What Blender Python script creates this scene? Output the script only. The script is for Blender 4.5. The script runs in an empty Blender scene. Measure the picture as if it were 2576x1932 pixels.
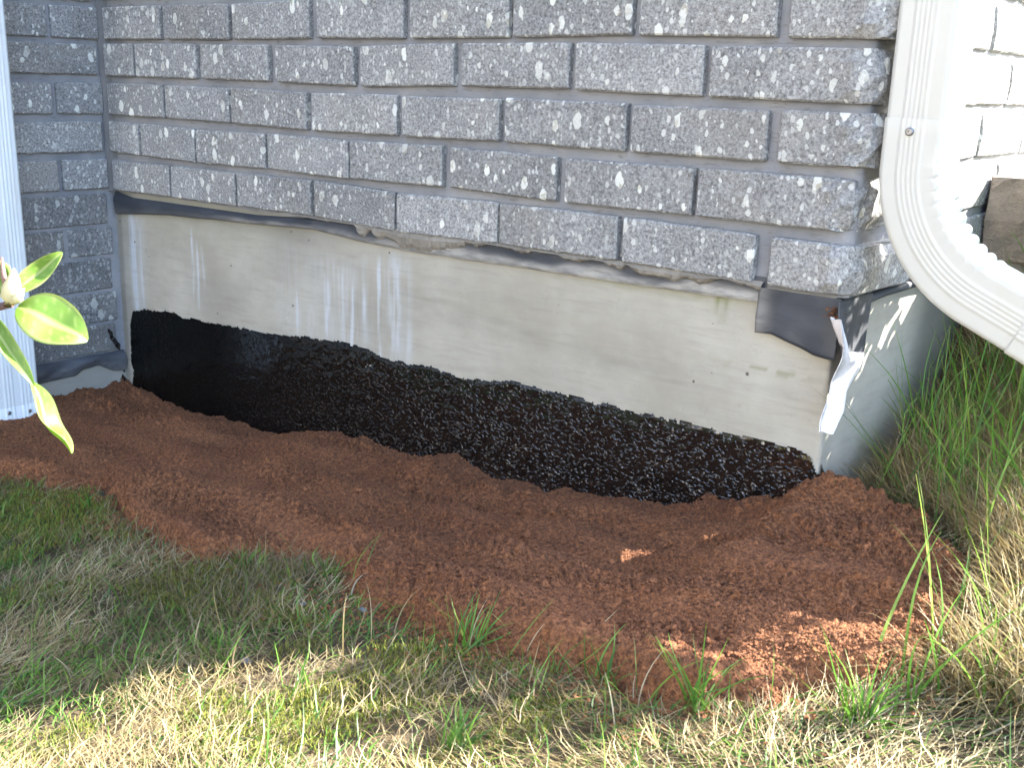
import bpy, math, random
import numpy as np
from mathutils import Matrix, Vector
random.seed(7)
sc = bpy.context.scene
COL = sc.collection

# ------------------------------------------------------------------ camera, light, exposure
cam_d = bpy.data.cameras.new('camera'); cam = bpy.data.objects.new('camera', cam_d); COL.objects.link(cam)
r_ = Vector((0.771306, 0.635831, 0.028393)); u_ = Vector((-0.189951, 0.187386, 0.963745)); f_ = Vector((-0.607459, 0.748736, -0.265309))
M4 = Matrix((( r_.x, u_.x, -f_.x, 2.03499), (r_.y, u_.y, -f_.y, -1.17382), (r_.z, u_.z, -f_.z, -0.059365), (0, 0, 0, 1)))
cam.matrix_world = M4
cam_d.sensor_width = 36; cam_d.lens = 38.44; cam_d.clip_start = 0.02; cam_d.clip_end = 500
cam_d.dof.use_dof = True; cam_d.dof.focus_distance = 1.75; cam_d.dof.aperture_fstop = 26.0
sc.camera = cam

SUN_AZ = (0.53, 0.85); SUN_EL = math.radians(34)
n_ = math.hypot(*SUN_AZ)
sun_dir = Vector((SUN_AZ[0]/n_*math.cos(SUN_EL), SUN_AZ[1]/n_*math.cos(SUN_EL), math.sin(SUN_EL)))
w = bpy.data.worlds.new('World'); sc.world = w; w.use_nodes = True
nt = w.node_tree; nt.nodes.clear()
sky = nt.nodes.new('ShaderNodeTexSky'); sky.sky_type = 'NISHITA'; sky.sun_disc = False
sky.dust_density = 1.5; sky.ozone_density = 1.1; sky.sun_elevation = SUN_EL; sky.sun_rotation = math.atan2(SUN_AZ[0], SUN_AZ[1])
bg = nt.nodes.new('ShaderNodeBackground'); bg.inputs['Strength'].default_value = 0.15
wo = nt.nodes.new('ShaderNodeOutputWorld')
nt.links.new(sky.outputs[0], bg.inputs[0]); nt.links.new(bg.outputs[0], wo.inputs[0])
sl = bpy.data.lights.new('sun', 'SUN'); sl.energy = 5.0; sl.angle = math.radians(0.5); sl.color = (1.0, 0.95, 0.86)
so = bpy.data.objects.new('sun', sl); COL.objects.link(so)
so.rotation_euler = sun_dir.to_track_quat('Z', 'Y').to_euler(); so.location = (3, 3, 4)
sc.view_settings.view_transform = 'Standard'; sc.view_settings.look = 'None'
sc.view_settings.exposure = 2.9; sc.view_settings.gamma = 1; sc.view_settings.use_curve_mapping = False

# ------------------------------------------------------------------ helpers
rng = np.random.default_rng(11)
def vn(x, y, seed=0):
    """smooth value noise in -1..1"""
    r = np.random.default_rng(seed).random((256, 256))*2-1
    xi = np.floor(x).astype(int); yi = np.floor(y).astype(int)
    fx = x-xi; fy = y-yi; fx = fx*fx*(3-2*fx); fy = fy*fy*(3-2*fy)
    a = r[xi & 255, yi & 255]; b = r[(xi+1) & 255, yi & 255]; c = r[xi & 255, (yi+1) & 255]; d = r[(xi+1) & 255, (yi+1) & 255]
    return (a*(1-fx)+b*fx)*(1-fy)+(c*(1-fx)+d*fx)*fy
def fbm(x, y, o=4, seed=0, g=.5):
    s = 0; a = 1
    for i in range(o):
        s = s+a*vn(x*2**i+17.3*i, y*2**i+9.1*i, seed+i); a *= g
    return s
def sm(a, b, x):
    t = np.clip((x-a)/(b-a), 0, 1); return t*t*(3-2*t)

def mesh_obj(name, V, F, mat, parent=None, loc=(0, 0, 0), smooth=False, attr=None):
    me = bpy.data.meshes.new(name)
    V = np.asarray(V, dtype=np.float32)
    if isinstance(F, np.ndarray):
        n, k = F.shape
        me.vertices.add(len(V)); me.vertices.foreach_set('co', V.ravel())
        me.loops.add(n*k); me.loops.foreach_set('vertex_index', F.ravel().astype(np.int32))
        me.polygons.add(n); me.polygons.foreach_set('loop_start', np.arange(0, n*k, k, dtype=np.int32))
        me.polygons.foreach_set('loop_total', np.full(n, k, dtype=np.int32))
        me.update(calc_edges=True)
    else:
        me.from_pydata([tuple(v) for v in V.tolist()], [], F); me.update()
    if smooth: me.polygons.foreach_set('use_smooth', np.ones(len(me.polygons), dtype=bool))
    if attr is not None:
        for an, ad in attr.items():
            a = me.color_attributes.new(an, 'FLOAT_COLOR', 'POINT')
            a.data.foreach_set('color', np.asarray(ad, dtype=np.float32).ravel())
    if mat: me.materials.append(mat)
    o = bpy.data.objects.new(name, me); COL.objects.link(o); o.location = loc
    if parent: o.parent = parent
    return o
def grid_faces(nu, nv, flip=False):
    i = np.arange(nu)[:, None]; j = np.arange(nv)[None]
    a = i*(nv+1)+j
    q = np.stack([a, a+nv+1, a+nv+2, a+1], -1).reshape(-1, 4)
    return q[:, ::-1] if flip else q
def tag(o, label=None, cat=None, group=None, kind=None):
    if label: o['label'] = label
    if cat: o['category'] = cat
    if group: o['group'] = group
    if kind: o['kind'] = kind
    return o
def empty(name, loc, label, cat, group=None):
    o = bpy.data.objects.new(name, None); COL.objects.link(o); o.location = loc; o.empty_display_size = .05
    return tag(o, label, cat, group)
def box_vf(x0, x1, y0, y1, z0, z1):
    V = [(x, y, z) for x in (x0, x1) for y in (y0, y1) for z in (z0, z1)]
    F = [(0, 1, 3, 2), (4, 6, 7, 5), (0, 4, 5, 1), (2, 3, 7, 6), (0, 2, 6, 4), (1, 5, 7, 3)]
    return V, F

class NT:
    def __init__(s, name):
        s.m = bpy.data.materials.new(name); s.m.use_nodes = True; s.t = s.m.node_tree
        s.t.nodes.clear(); s.out = s.t.nodes.new('ShaderNodeOutputMaterial')
        s.b = s.t.nodes.new('ShaderNodeBsdfPrincipled'); s.t.links.new(s.b.outputs[0], s.out.inputs[0])
    def n(s, typ, ins=None, **kw):
        nd = s.t.nodes.new('ShaderNode'+typ)
        for k, v in kw.items(): setattr(nd, k, v)
        for k, v in (ins or {}).items(): s.set(nd.inputs[k], v)
        return nd
    def set(s, inp, v):
        if isinstance(v, bpy.types.NodeSocket): s.t.links.new(v, inp)
        elif isinstance(v, bpy.types.Node): s.t.links.new(v.outputs[0], inp)
        else: inp.default_value = v
    def math(s, op, a, b=0, c=None):
        nd = s.n('Math', {0: a, 1: b}, operation=op)
        if c is not None: s.set(nd.inputs[2], c)
        return nd.outputs[0]
    def ramp(s, v, lo, hi, a=0., b=1.):
        return s.n('MapRange', {0: v, 1: lo, 2: hi, 3: a, 4: b}, clamp=True).outputs[0]
    def mix(s, f, a, b, mode='MIX'):
        nd = s.n('Mix', data_type='RGBA', blend_type=mode)
        s.set(nd.inputs[0], f); s.set(nd.inputs[6], a); s.set(nd.inputs[7], b); return nd.outputs[2]
    def noise(s, v, sc_, det=4, rough=.6, dist=0):
        return s.n('TexNoise', {'Vector': v, 'Scale': sc_, 'Detail': det, 'Roughness': rough, 'Distortion': dist}).outputs[0]
    def obj(s): return s.n('TexCoord').outputs['Object']
    def scale(s, v, x, y, z): return s.n('VectorMath', {0: v, 1: (x, y, z)}, operation='MULTIPLY').outputs[0]
    def bump(s, h, strength=.5, dist=.002, nrm=None):
        nd = s.n('Bump', {'Height': h, 'Strength': strength, 'Distance': dist})
        if nrm is not None: s.set(nd.inputs['Normal'], nrm)
        return nd.outputs[0]
    def P(s, **k):
        for a, v in k.items(): s.set(s.b.inputs[a.replace('_', ' ')], v)
        return s.m
def c3(*a): return (a[0], a[1], a[2], 1)

# ------------------------------------------------------------------ materials
def brick_material(name, base, dull=0.):
    t = NT(name)
    ri = t.n('ObjectInfo').outputs['Random']
    off = t.n('CombineXYZ', {0: t.math('MULTIPLY', ri, 37.), 1: t.math('MULTIPLY', ri, 71.), 2: t.math('MULTIPLY', ri, 13.)}).outputs[0]
    p = t.n('VectorMath', {0: t.obj(), 1: off}, operation='ADD').outputs[0]
    wn = t.n('TexNoise', {'Vector': p, 'Scale': 120., 'Detail': 4.}).outputs['Color']
    wp = t.n('VectorMath', {0: p, 1: t.n('VectorMath', {0: wn, 1: (.0085, .0085, .0085)}, operation='MULTIPLY').outputs[0]}, operation='ADD').outputs[0]
    def flakes(scale, lo, gain, elong):
        v = t.scale(wp, 1, 1, elong)
        vo = t.n('TexVoronoi', {'Vector': v, 'Scale': scale, 'Randomness': 1.})
        r = t.n('SeparateColor', {0: vo.outputs['Color']})
        thr = t.math('MULTIPLY', t.math('MAXIMUM', t.math('SUBTRACT', r.outputs[0], lo), 0.), gain)
        d = t.math('SUBTRACT', thr, vo.outputs['Distance'])
        return t.ramp(d, 0., .035), r.outputs[1], t.math('MULTIPLY', t.math('GREATER_THAN', r.outputs[0], lo), 1.)
    big, bt, _ = flakes(60., .44, .80, .62)
    mid, mt, _ = flakes(150., .30, .72, .70)
    n1 = t.noise(p, 14., 5, .6); n2 = t.noise(p, 260., 4, .75); n3 = t.noise(p, 640., 2, .6)
    tone = t.ramp(n1, .3, .7, .80, 1.18)
    col = t.mix(t.ramp(n2, .34, .66), c3(*[b*.42 for b in base]), c3(*[b*1.5 for b in base]))
    col = t.mix(t.ramp(n3, .62, .72, 0., .7), col, c3(.5, .5, .49))
    col = t.mix(t.ramp(n3, .36, .30, 0., .6), col, c3(.07, .07, .075))
    jit = t.ramp(ri, 0, 1, .86, 1.12)
    col = t.mix(1., col, t.n('CombineColor', {0: t.math('MULTIPLY', tone, jit), 1: t.math('MULTIPLY', tone, jit), 2: t.math('MULTIPLY', tone, jit)}).outputs[0], 'MULTIPLY')
    # warm weathering film
    col = t.mix(t.ramp(t.noise(p, 7., 3, .5), .5, .75, 0., .35), col, c3(.20, .175, .14))
    col = t.mix(t.math('MULTIPLY', mid, t.ramp(mt, 0, 1, .35, .95-dull)), col, c3(.62, .62, .60))
    col = t.mix(t.math('MULTIPLY', big, t.ramp(bt, 0, 1, .45, 1.-dull)), col, t.mix(t.ramp(mt, 0, .25, 1., 0.), c3(.80, .80, .75), c3(.5, .47, .38)))
    h = t.math('ADD', t.math('ADD', t.math('MULTIPLY', n2, .9), t.math('MULTIPLY', n3, .35)), t.math('MULTIPLY', big, .35))
    return t.P(Base_Color=col, Roughness=.88, Normal=t.bump(h, .9, .0032))
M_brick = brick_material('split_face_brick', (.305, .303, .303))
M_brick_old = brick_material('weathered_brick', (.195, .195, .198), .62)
M_brick_warm = brick_material('rock_face_brick', (.175, .16, .15), .3)
def stone_material():
    t = NT('brown_rock_face'); p = t.obj()
    n1 = t.noise(p, 25., 5, .6); n2 = t.noise(p, 160., 4, .7)
    col = t.mix(t.ramp(n1, .3, .7), c3(.17, .145, .125), c3(.32, .26, .21)); col = t.mix(t.ramp(n2, .6, .75, 0., .5), col, c3(.3, .28, .25))
    return t.P(Base_Color=col, Roughness=.9, Normal=t.bump(t.math('ADD', n1, n2), .9, .006))
M_stone_brown = stone_material()

def mortar_material(name, a, b):
    t = NT(name); p = t.obj()
    n1 = t.noise(p, 11., 4, .55); n2 = t.noise(t.scale(p, .35, .35, 1.6), 150., 4, .6); n3 = t.noise(p, 420., 3, .7)
    col = t.mix(t.ramp(n1, .35, .65), c3(*a), c3(*b))
    col = t.mix(t.ramp(n2, .56, .72, 0., .55), col, c3(.11, .10, .095))
    return t.P(Base_Color=col, Roughness=.93, Normal=t.bump(t.math('ADD', n2, t.math('MULTIPLY', n3, .5)), .5, .0015))
M_mortar = mortar_material('grey_mortar', (.19, .195, .215), (.27, .27, .285))
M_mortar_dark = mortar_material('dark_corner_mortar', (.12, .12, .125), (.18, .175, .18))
M_mortar_rough = mortar_material('crumbly_mortar', (.17, .15, .125), (.27, .245, .21))

def concrete_material():
    t = NT('cast_concrete'); p = t.obj()
    at = t.n('VertexColor', layer_name='stain_shade'); s = t.n('SeparateColor', {0: at.outputs[0]})
    n1 = t.noise(p, 5., 5, .6); n2 = t.noise(t.scale(p, 1., 1., 7.), 9., 5, .6, .4); n3 = t.noise(p, 300., 3, .6); n4 = t.noise(p, 60., 4, .6)
    col = t.mix(t.ramp(n1, .35, .68), c3(.325, .30, .25), c3(.44, .415, .365))
    col = t.mix(t.ramp(n2, .50, .68, 0., .35), col, c3(.27, .25, .215))
    col = t.mix(t.ramp(n4, .6, .75, 0., .30), col, c3(.45, .42, .36))
    col = t.mix(t.ramp(n3, .60, .75, 0., .15), col, c3(.2, .18, .15))
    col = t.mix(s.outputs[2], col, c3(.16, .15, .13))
    col = t.mix(s.outputs[1], col, c3(.13, .155, .04))
    col = t.mix(s.outputs[0], col, c3(.50, .53, .58))
    # bug holes
    v = t.n('TexVoronoi', {'Vector': t.scale(p, 1, .2, 1), 'Scale': 42., 'Randomness': 1.})
    r = t.n('SeparateColor', {0: v.outputs['Color']})
    hole = t.ramp(t.math('SUBTRACT', t.math('MULTIPLY', t.math('MAXIMUM', t.math('SUBTRACT', r.outputs[0], .62), 0.), .30), v.outputs['Distance']), -.004, .02)
    col = t.mix(t.math('MULTIPLY', hole, .85), col, c3(.06, .055, .05))
    col = t.mix(t.ramp(t.noise(t.n('Mapping', {0: p, 2: (0, .12, 0), 3: (1, 1, 12)}), 14., 6, .7, .3), .54, .72, 0., .38), col, c3(.25, .225, .19))
    col = t.mix(t.ramp(t.noise(p, 38., 6, .75, .8), .60, .70, 0., .30), col, c3(.24, .215, .18))
    col = t.mix(t.ramp(t.noise(p, 130., 5, .7), .62, .72, 0., .35), col, c3(.22, .20, .17))
    h = t.math('SUBTRACT', t.math('ADD', t.math('MULTIPLY', n3, .12), t.math('MULTIPLY', n2, .5)), t.math('MULTIPLY', hole, 1.2))
    return t.P(Base_Color=col, Roughness=.82, Normal=t.bump(h, .5, .0012))
M_conc = concrete_material()

def tar_material():
    t = NT('wet_tar'); p = t.obj()
    x = t.n('SeparateXYZ', {0: p}).outputs[0]
    n1 = t.noise(t.n('Mapping', {0: p, 2: (0, .5, 0), 3: (.75, 1, 1.2)}), 250., 1, .4, .2); n2 = t.noise(p, 520., 2, .5)
    ro = t.math('ADD', t.ramp(x, -.7, -.1, .26, .05), t.ramp(t.noise(p, 9., 3), .35, .7, -.03, .10))
    pk = t.math('POWER', t.ramp(n1, .56, .76), 1.1)
    h = t.math('MULTIPLY', t.math('ADD', pk, t.math('MULTIPLY', n2, .05)), t.ramp(x, -.75, .2, .25, 1.))
    col = t.mix(t.ramp(t.noise(p, 25., 4), .64, .78, 0., .5), c3(.004, .004, .0038), c3(.014, .013, .006))
    return t.P(Base_Color=col, Roughness=ro, Normal=t.bump(h, 1., .0018), Specular_IOR_Level=t.ramp(x, -.45, .35, .08, 1.), Coat_Weight=t.ramp(x, -.2, .4, 0., .7), Coat_Roughness=.04, IOR=1.65)
M_tar = tar_material()

def membrane_material():
    t = NT('rubber_membrane'); p = t.obj()
    n1 = t.noise(p, 16., 4, .55, .5); n2 = t.noise(t.scale(p, .5, 1, 2.), 60., 4, .6)
    at = t.n('VertexColor', layer_name='dust'); s = t.n('SeparateColor', {0: at.outputs[0]})
    f = t.math('MULTIPLY', s.outputs[0], t.ramp(n2, .35, .6, .45, 1.))
    col = t.mix(t.ramp(n1, .35, .7), c3(.028, .032, .042), c3(.055, .060, .075))
    col = t.mix(f, col, c3(.42, .40, .37))
    return t.P(Base_Color=col, Roughness=t.ramp(n1, .3, .7, .42, .62), Normal=t.bump(n2, .35, .0015))
M_memb = membrane_material()

def painted_metal(name, col, dirt):
    t = NT(name); p = t.obj()
    n = t.noise(t.scale(p, 1, 1, .25), 30., 5, .6); n2 = t.noise(p, 8., 4, .6)
    c = t.mix(t.ramp(n, .52, .8, 0., dirt), c3(*col), c3(.45, .42, .34))
    c = t.mix(t.ramp(n2, .55, .8, 0., dirt*.8), c, c3(.58, .58, .56))
    return t.P(Base_Color=c, Roughness=.38, Normal=t.bump(n2, .15, .002))
M_gutter = painted_metal('white_enamelled_metal', (.49, .485, .46), .35)
M_gutter_l = painted_metal('blue_white_enamelled_metal', (.66, .70, .73), .30)
t = NT('screw_metal'); M_screw = t.P(Base_Color=c3(.25, .25, .26), Roughness=.4, Metallic=.9)
t = NT('seam_shadow_gap'); M_seam = t.P(Base_Color=c3(.25, .24, .22), Roughness=.7)

def soil_material():
    t = NT('red_sandy_soil'); p = t.obj()
    n1 = t.noise(p, 6., 4, .6); n2 = t.noise(p, 220., 4, .7); n3 = t.noise(p, 700., 2, .6)
    col = t.mix(t.ramp(n1, .35, .65), c3(.230, .090, .036), c3(.285, .118, .048))
    col = t.mix(t.ramp(n2, .36, .62), t.mix(1., col, c3(.36, .32, .30), 'MULTIPLY'), t.mix(1., col, c3(1.25, 1.2, 1.15), 'MULTIPLY'))
    col = t.mix(t.ramp(n3, .64, .74, 0., .4), col, c3(.33, .20, .13))
    return t.P(Base_Color=col, Roughness=.95, Normal=t.bump(t.math('ADD', n2, t.math('MULTIPLY', n3, .5)), 1., .004))
M_soil = soil_material()
def earth_material():
    t = NT('dark_earth'); p = t.obj()
    n1 = t.noise(p, 12., 5, .6); n2 = t.noise(p, 90., 5, .7)
    col = t.mix(t.ramp(n1, .35, .65), c3(.055, .038, .020), c3(.10, .068, .036))
    col = t.mix(t.ramp(n2, .5, .75), col, c3(.13, .115, .06))
    return t.P(Base_Color=col, Roughness=1., Normal=t.bump(n2, .8, .006))
M_earth = earth_material()

def blade_material(name, trans=.4, rough=.5):
    t = NT(name); at = t.n('VertexColor', layer_name='tint')
    tr = t.n('BsdfTranslucent', {'Color': at.outputs[0]})
    t.P(Base_Color=at.outputs[0], Roughness=rough, Specular_IOR_Level=.35)
    mx = t.n('MixShader', {0: trans}); t.t.links.new(t.b.outputs[0], mx.inputs[1]); t.t.links.new(tr.outputs[0], mx.inputs[2])
    t.t.links.new(mx.outputs[0], t.out.inputs[0]); return t.m
M_green = blade_material('green_grass_blade', .42, .42)
M_dry = blade_material('dry_grass_straw', .25, .6)
M_moss = blade_material('moss_fuzz', .35, .8)

# ------------------------------------------------------------------ ground heights
def gz(x, y):
    """lawn surface"""
    z = np.interp(x, [-3, 0, .5, 1.0, 1.5, 1.8, 2.2, 3, 8, 60], [-.74, -.705, -.682, -.640, -.580, -.535, -.475, -.42, -.35, -.2])
    z = z+np.where(x > 1.2, sm(.0, .34, y)*.055, 0)*sm(1.3, 1.6, x)
    z = z+sm(.34, .50, y)*.15*sm(1.3, 1.55, x)
    z = z+.028*sm(1.66, 1.80, x)*sm(-.22, -.02, y)
    return z+.006*fbm(x*6, y*6, 3, 3)

EDGE = [(-.02, -.52), (.20, -.49), (0.38, -0.46), (0.448, -0.407), (0.515, -0.39), (0.557, -0.361), (0.66, -0.394), (0.71, -0.42), (0.769, -0.421), (0.844, -0.434), (0.899, -0.443), (0.95, -0.444), (0.961, -0.418), (0.993, -0.385), (1.028, -0.354), (1.1, -0.371), (1.165, -0.403), (1.22, -0.449), (1.259, -0.451), (1.311, -0.455), (1.354, -0.452), (1.399, -0.454), (1.442, -0.449), (1.505, -0.448), (1.542, -0.440), (1.59, -0.453), (1.622, -0.460), (1.659, -0.448), (1.685, -0.424), (1.712, -0.394), (1.752, -0.365), (1.79, -0.333), (1.80, -0.257), (1.800, -0.184), (1.785, -0.13), (1.745, -0.052), (1.70, 0.01), (1.64, .035), (1.50, .05), (-.02, .05)]
def seg_dist(px, py, poly):
    """signed distance, positive inside"""
    d = np.full(px.shape, 9.); inside = np.zeros(px.shape, bool)
    n = len(poly)
    for i in range(n):
        ax, ay = poly[i]; bx, by = poly[(i+1) % n]
        dx, dy = bx-ax, by-ay; tt = np.clip(((px-ax)*dx+(py-ay)*dy)/(dx*dx+dy*dy), 0, 1)
        d = np.minimum(d, np.hypot(px-ax-tt*dx, py-ay-tt*dy))
        c = ((ay > py) != (by > py)) & (px < (bx-ax)*(py-ay)/(by-ay+1e-12)+ax); inside ^= c
    return np.where(inside, d, -d)

WALLSOIL_X = [-.1, .062, .145, .285, .538, .721, .842, .958, 1.04, 1.118, 1.24, 1.344, 1.438, 1.512, 1.535, 1.57, 1.66, 1.8, 2.0]
WALLSOIL_Z = [-.67, -.679, -.680, -.694, -.671, -.644, -.645, -.622, -.633, -.625, -.598, -.587, -.564, -.542, -.514, -.505, -.505, -.515, -.5]
def soil_z(x, y):
    d = seg_dist(x+.009*fbm(x*22, y*22, 3, 90), y+.011*fbm(x*20, y*20, 3, 60), EDGE)
    lawn = gz(x, y)
    wall = np.interp(x, WALLSOIL_X, WALLSOIL_Z)
    k = np.exp(-np.clip(-y, 0, 1)/.16)
    h = lawn+.022+(wall+.005*fbm(x*34, x*0, 3, 71)-lawn-.022)*k
    # furrows along the bed and the heap at the outer corner
    fx = y+.035*vn(x*3.2, y*2+3, 5)+.06*np.clip(x-1.2, 0, 1)**1.5
    h = h+.0060*np.sin(fx*2*math.pi/.105+1.3*vn(x*2.2, y*0+1, 8))*sm(.0, .06, -y)*(.5+.5*sm(.2, .9, x))
    h = h+.010*np.exp(-(((x-1.66)/.12)**2+((y+.13)/.12)**2))
    h = h+.009*fbm(x*9, y*9, 3, 21)
    # clumps
    r1 = np.abs(fbm(x*60, y*60, 3, 31)); r2 = np.abs(fbm(x*140, y*140, 3, 41))
    rough = .22+.78*sm(-.35, .45, fbm(x*4, (y+.05*vn(x*3, x*0, 52))*24, 2, 51))
    lump = sm(.55, 1., np.clip(x-.9, 0, 1))*.5+.5
    h = h+(.0085*(r1-.3)*lump+.0085*(r2-.3))*rough
    edge = sm(-.012, .034, d)
    h = (lawn-.022)*(1-edge)+h*edge
    return h, d

# ------------------------------------------------------------------ ground sheets
def axis(segs):
    out = []
    for a, b, s in segs: out += list(np.arange(a, b, s))
    out.append(segs[-1][1]); return np.array(out)
gx = axis([(-60, -4, 8), (-4, -.5, .5), (-.5, 3.2, .02), (3.2, 8, .6), (8, 60, 8)])
gy = axis([(-60, -4, 8), (-4, -1.6, .3), (-1.6, 1.8, .02), (1.8, 6, .6), (6, 60, 8)])
GX, GY = np.meshgrid(gx, gy, indexing='ij')
GZ = gz(GX, GY)-.006
V = np.stack([GX, GY, GZ], -1).reshape(-1, 3)
g = mesh_obj('ground', V, grid_faces(len(gx)-1, len(gy)-1), M_earth, smooth=True); tag(g, kind='structure')

sx = np.arange(-.04, 1.86, .0028); sy = np.arange(-.56, .06, .0028)
SX, SY = np.meshgrid(sx, sy, indexing='ij')
SZ, SD = soil_z(SX, SY)
V = np.stack([SX+.0015*fbm(SX*120, SY*120, 2, 77), SY+.0015*fbm(SX*120, SY*120, 2, 78), SZ], -1).reshape(-1, 3)
F = grid_faces(len(sx)-1, len(sy)-1)
keep = (SD.ravel()[F] > -.03).all(1)
soil = mesh_obj('soil_bed', V, F[keep], M_soil, smooth=True)
tag(soil, 'strip of loose reddish brown soil raked along the foot of the wall', kind='structure')

# loose crumbs of soil
ico_v = np.array([(0, 0, 1), (.9, 0, .3), (.28, .85, .3), (-.72, .53, .3), (-.72, -.53, .3), (.28, -.85, .3), (.72, .53, -.4), (-.28, .85, -.4), (-.9, 0, -.4), (-.28, -.85, -.4), (.72, -.53, -.4)])
ico_f = np.array([(0, 1, 2), (0, 2, 3), (0, 3, 4), (0, 4, 5), (0, 5, 1), (1, 6, 2), (2, 7, 3), (3, 8, 4), (4, 9, 5), (5, 10, 1), (2, 6, 7), (3, 7, 8), (4, 8, 9), (5, 9, 10), (1, 10, 6)])
oct_v = np.array([(0, 0, 1), (1, 0, .05), (.1, 1, 0), (-1, .1, .05), (0, -1, -.1)]); oct_f = np.array([(0, 1, 2), (0, 2, 3), (0, 3, 4), (0, 4, 1)])
def crumbs(name, P, S, mat, parent=None, flat=.8):
    n = len(P); a = rng.random(n)*6.28; ca, sa = np.cos(a)[:, None], np.sin(a)[:, None]
    bv = oct_v[None]*(1+.5*(rng.random((n, 5, 1))-.5))*(1+.4*(rng.random((n, 5, 3))-.5))*S[:, None, None]
    X = bv[..., 0]*ca-bv[..., 1]*sa; Y = bv[..., 0]*sa+bv[..., 1]*ca
    V = np.stack([X+P[:, None, 0], Y+P[:, None, 1], bv[..., 2]*flat+P[:, None, 2]], -1).reshape(-1, 3)
    F = (oct_f[None]+5*np.arange(n)[:, None, None]).reshape(-1, 3)
    return mesh_obj(name, V, F, mat, parent, smooth=False)
N = 260000
cx = rng.uniform(-.02, 1.83, N); cy = rng.uniform(-.53, .01, N)
cz, cd = soil_z(cx, cy)
k = (cd > .0) | (rng.random(N) < np.exp(cd/.035)*.40)
lz = gz(cx, cy)
cz = np.where(cd > .0, cz, lz+.004)
cs = .0009+.0017*rng.random(N)**2.5+.0030*(rng.random(N) > .985)*rng.random(N)+.0065*(rng.random(N) > .9985)*rng.random(N)
k &= ~((cx > 1.53) & (cy > -.002))
dens = fbm(cx*8, cy*15, 2, 66); k &= dens+rng.random(N)*1.4 > .15
o = crumbs('soil_crumbs', np.stack([cx, cy, cz+cs*.15], -1)[k], cs[k], M_soil); tag(o, 'loose crumbs scattered over the reddish brown soil', 'soil', kind='stuff')

# ------------------------------------------------------------------ brick walls
H = .0578
def brick(parent, plan, z0a, z0b, mat, seed, rock=None, nj=4, h=H, jag=1.0):
    """plan: list of (x, y) along the face, left to right seen from outside; normal is to the right of travel."""
    plan = np.array(plan, float)
    e0 = plan[0]+(plan[1]-plan[0])*.0022/np.linalg.norm(plan[1]-plan[0]); e1 = plan[-1]+(plan[-2]-plan[-1])*.0022/np.linalg.norm(plan[-2]-plan[-1])
    plan = np.concatenate([plan[:1], [e0], plan[1:-1], [e1], plan[-1:]]); n = len(plan)
    VJ = [0, .04]+[q/(nj-2) for q in range(1, nj-2)]+[.96, 1] if nj > 3 else [0, .04, .96, 1]
    t_ = np.gradient(plan, axis=0); t_ /= np.linalg.norm(t_, axis=1)[:, None]
    nrm = np.stack([t_[:, 1], -t_[:, 0]], 1)     # outward
    rs = np.random.default_rng(seed)
    s = np.concatenate([[0], np.cumsum(np.linalg.norm(np.diff(plan, axis=0), axis=1))]); L = s[-1]
    jit = lambda a: (rs.random(n)-.5)*2*a
    c = plan.mean(0); zc = (z0a+z0b)/2+h/2
    V = []; 
    zb = z0a+(z0b-z0a)*s/L+jit(.0004*jag); zt = z0a+(z0b-z0a)*s/L+h+jit(.0005*jag)+(rs.random()-.5)*.002
    # rounded ends
    e = np.minimum(s, L-s); rr = np.clip(1-e/.004, 0, 1)
    zb = zb+rr*.0014*rs.random(); zt = zt-rr*.0018*rs.random()
    rk = np.zeros(n) if rock is None else np.array([rock(q) for q in s/L])
    for i in range(n):
        for j in range(nj+1):
            v = VJ[j]
            d = (rs.random()-.5)*.0007
            if j in (0, nj): d -= .0016+rs.random()*.0012
            if i in (0, n-1): d -= .0018+rs.random()*.001
            d += rk[i]*((rs.random()-.5)*.006+.004*math.sin(math.pi*v))
            p = plan[i]+nrm[i]*d; V.append((p[0]-c[0], p[1]-c[1], zb[i]+(zt[i]-zb[i])*v-zc))
    F = [tuple(q) for q in grid_faces(n-1, nj).tolist()]
    b0 = len(V)
    for i in range(n):
        p = plan[i]-nrm[i]*.035
        V.append((p[0]-c[0], p[1]-c[1], zb[i]-zc)); V.append((p[0]-c[0], p[1]-c[1], zt[i]-zc))
    for i in range(n-1):
        F.append((i*(nj+1), b0+2*i, b0+2*i+2, (i+1)*(nj+1)))
        F.append((i*(nj+1)+nj, (i+1)*(nj+1)+nj, b0+2*i+3, b0+2*i+1))
        F.append((b0+2*i, b0+2*i+1, b0+2*i+3, b0+2*i+2))
    F.append(tuple([j for j in range(nj+1)]+[b0+1, b0]))
    F.append(tuple([(n-1)*(nj+1)+j for j in range(nj, -1, -1)]+[b0+2*n-2, b0+2*n-1]))
    return mesh_obj('brick', V, F, mat, parent, (c[0], c[1], zc))
def line(a, b, n): return [(a[0]+(b[0]-a[0])*i/n, a[1]+(b[1]-a[1])*i/n) for i in range(n+1)]

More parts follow.
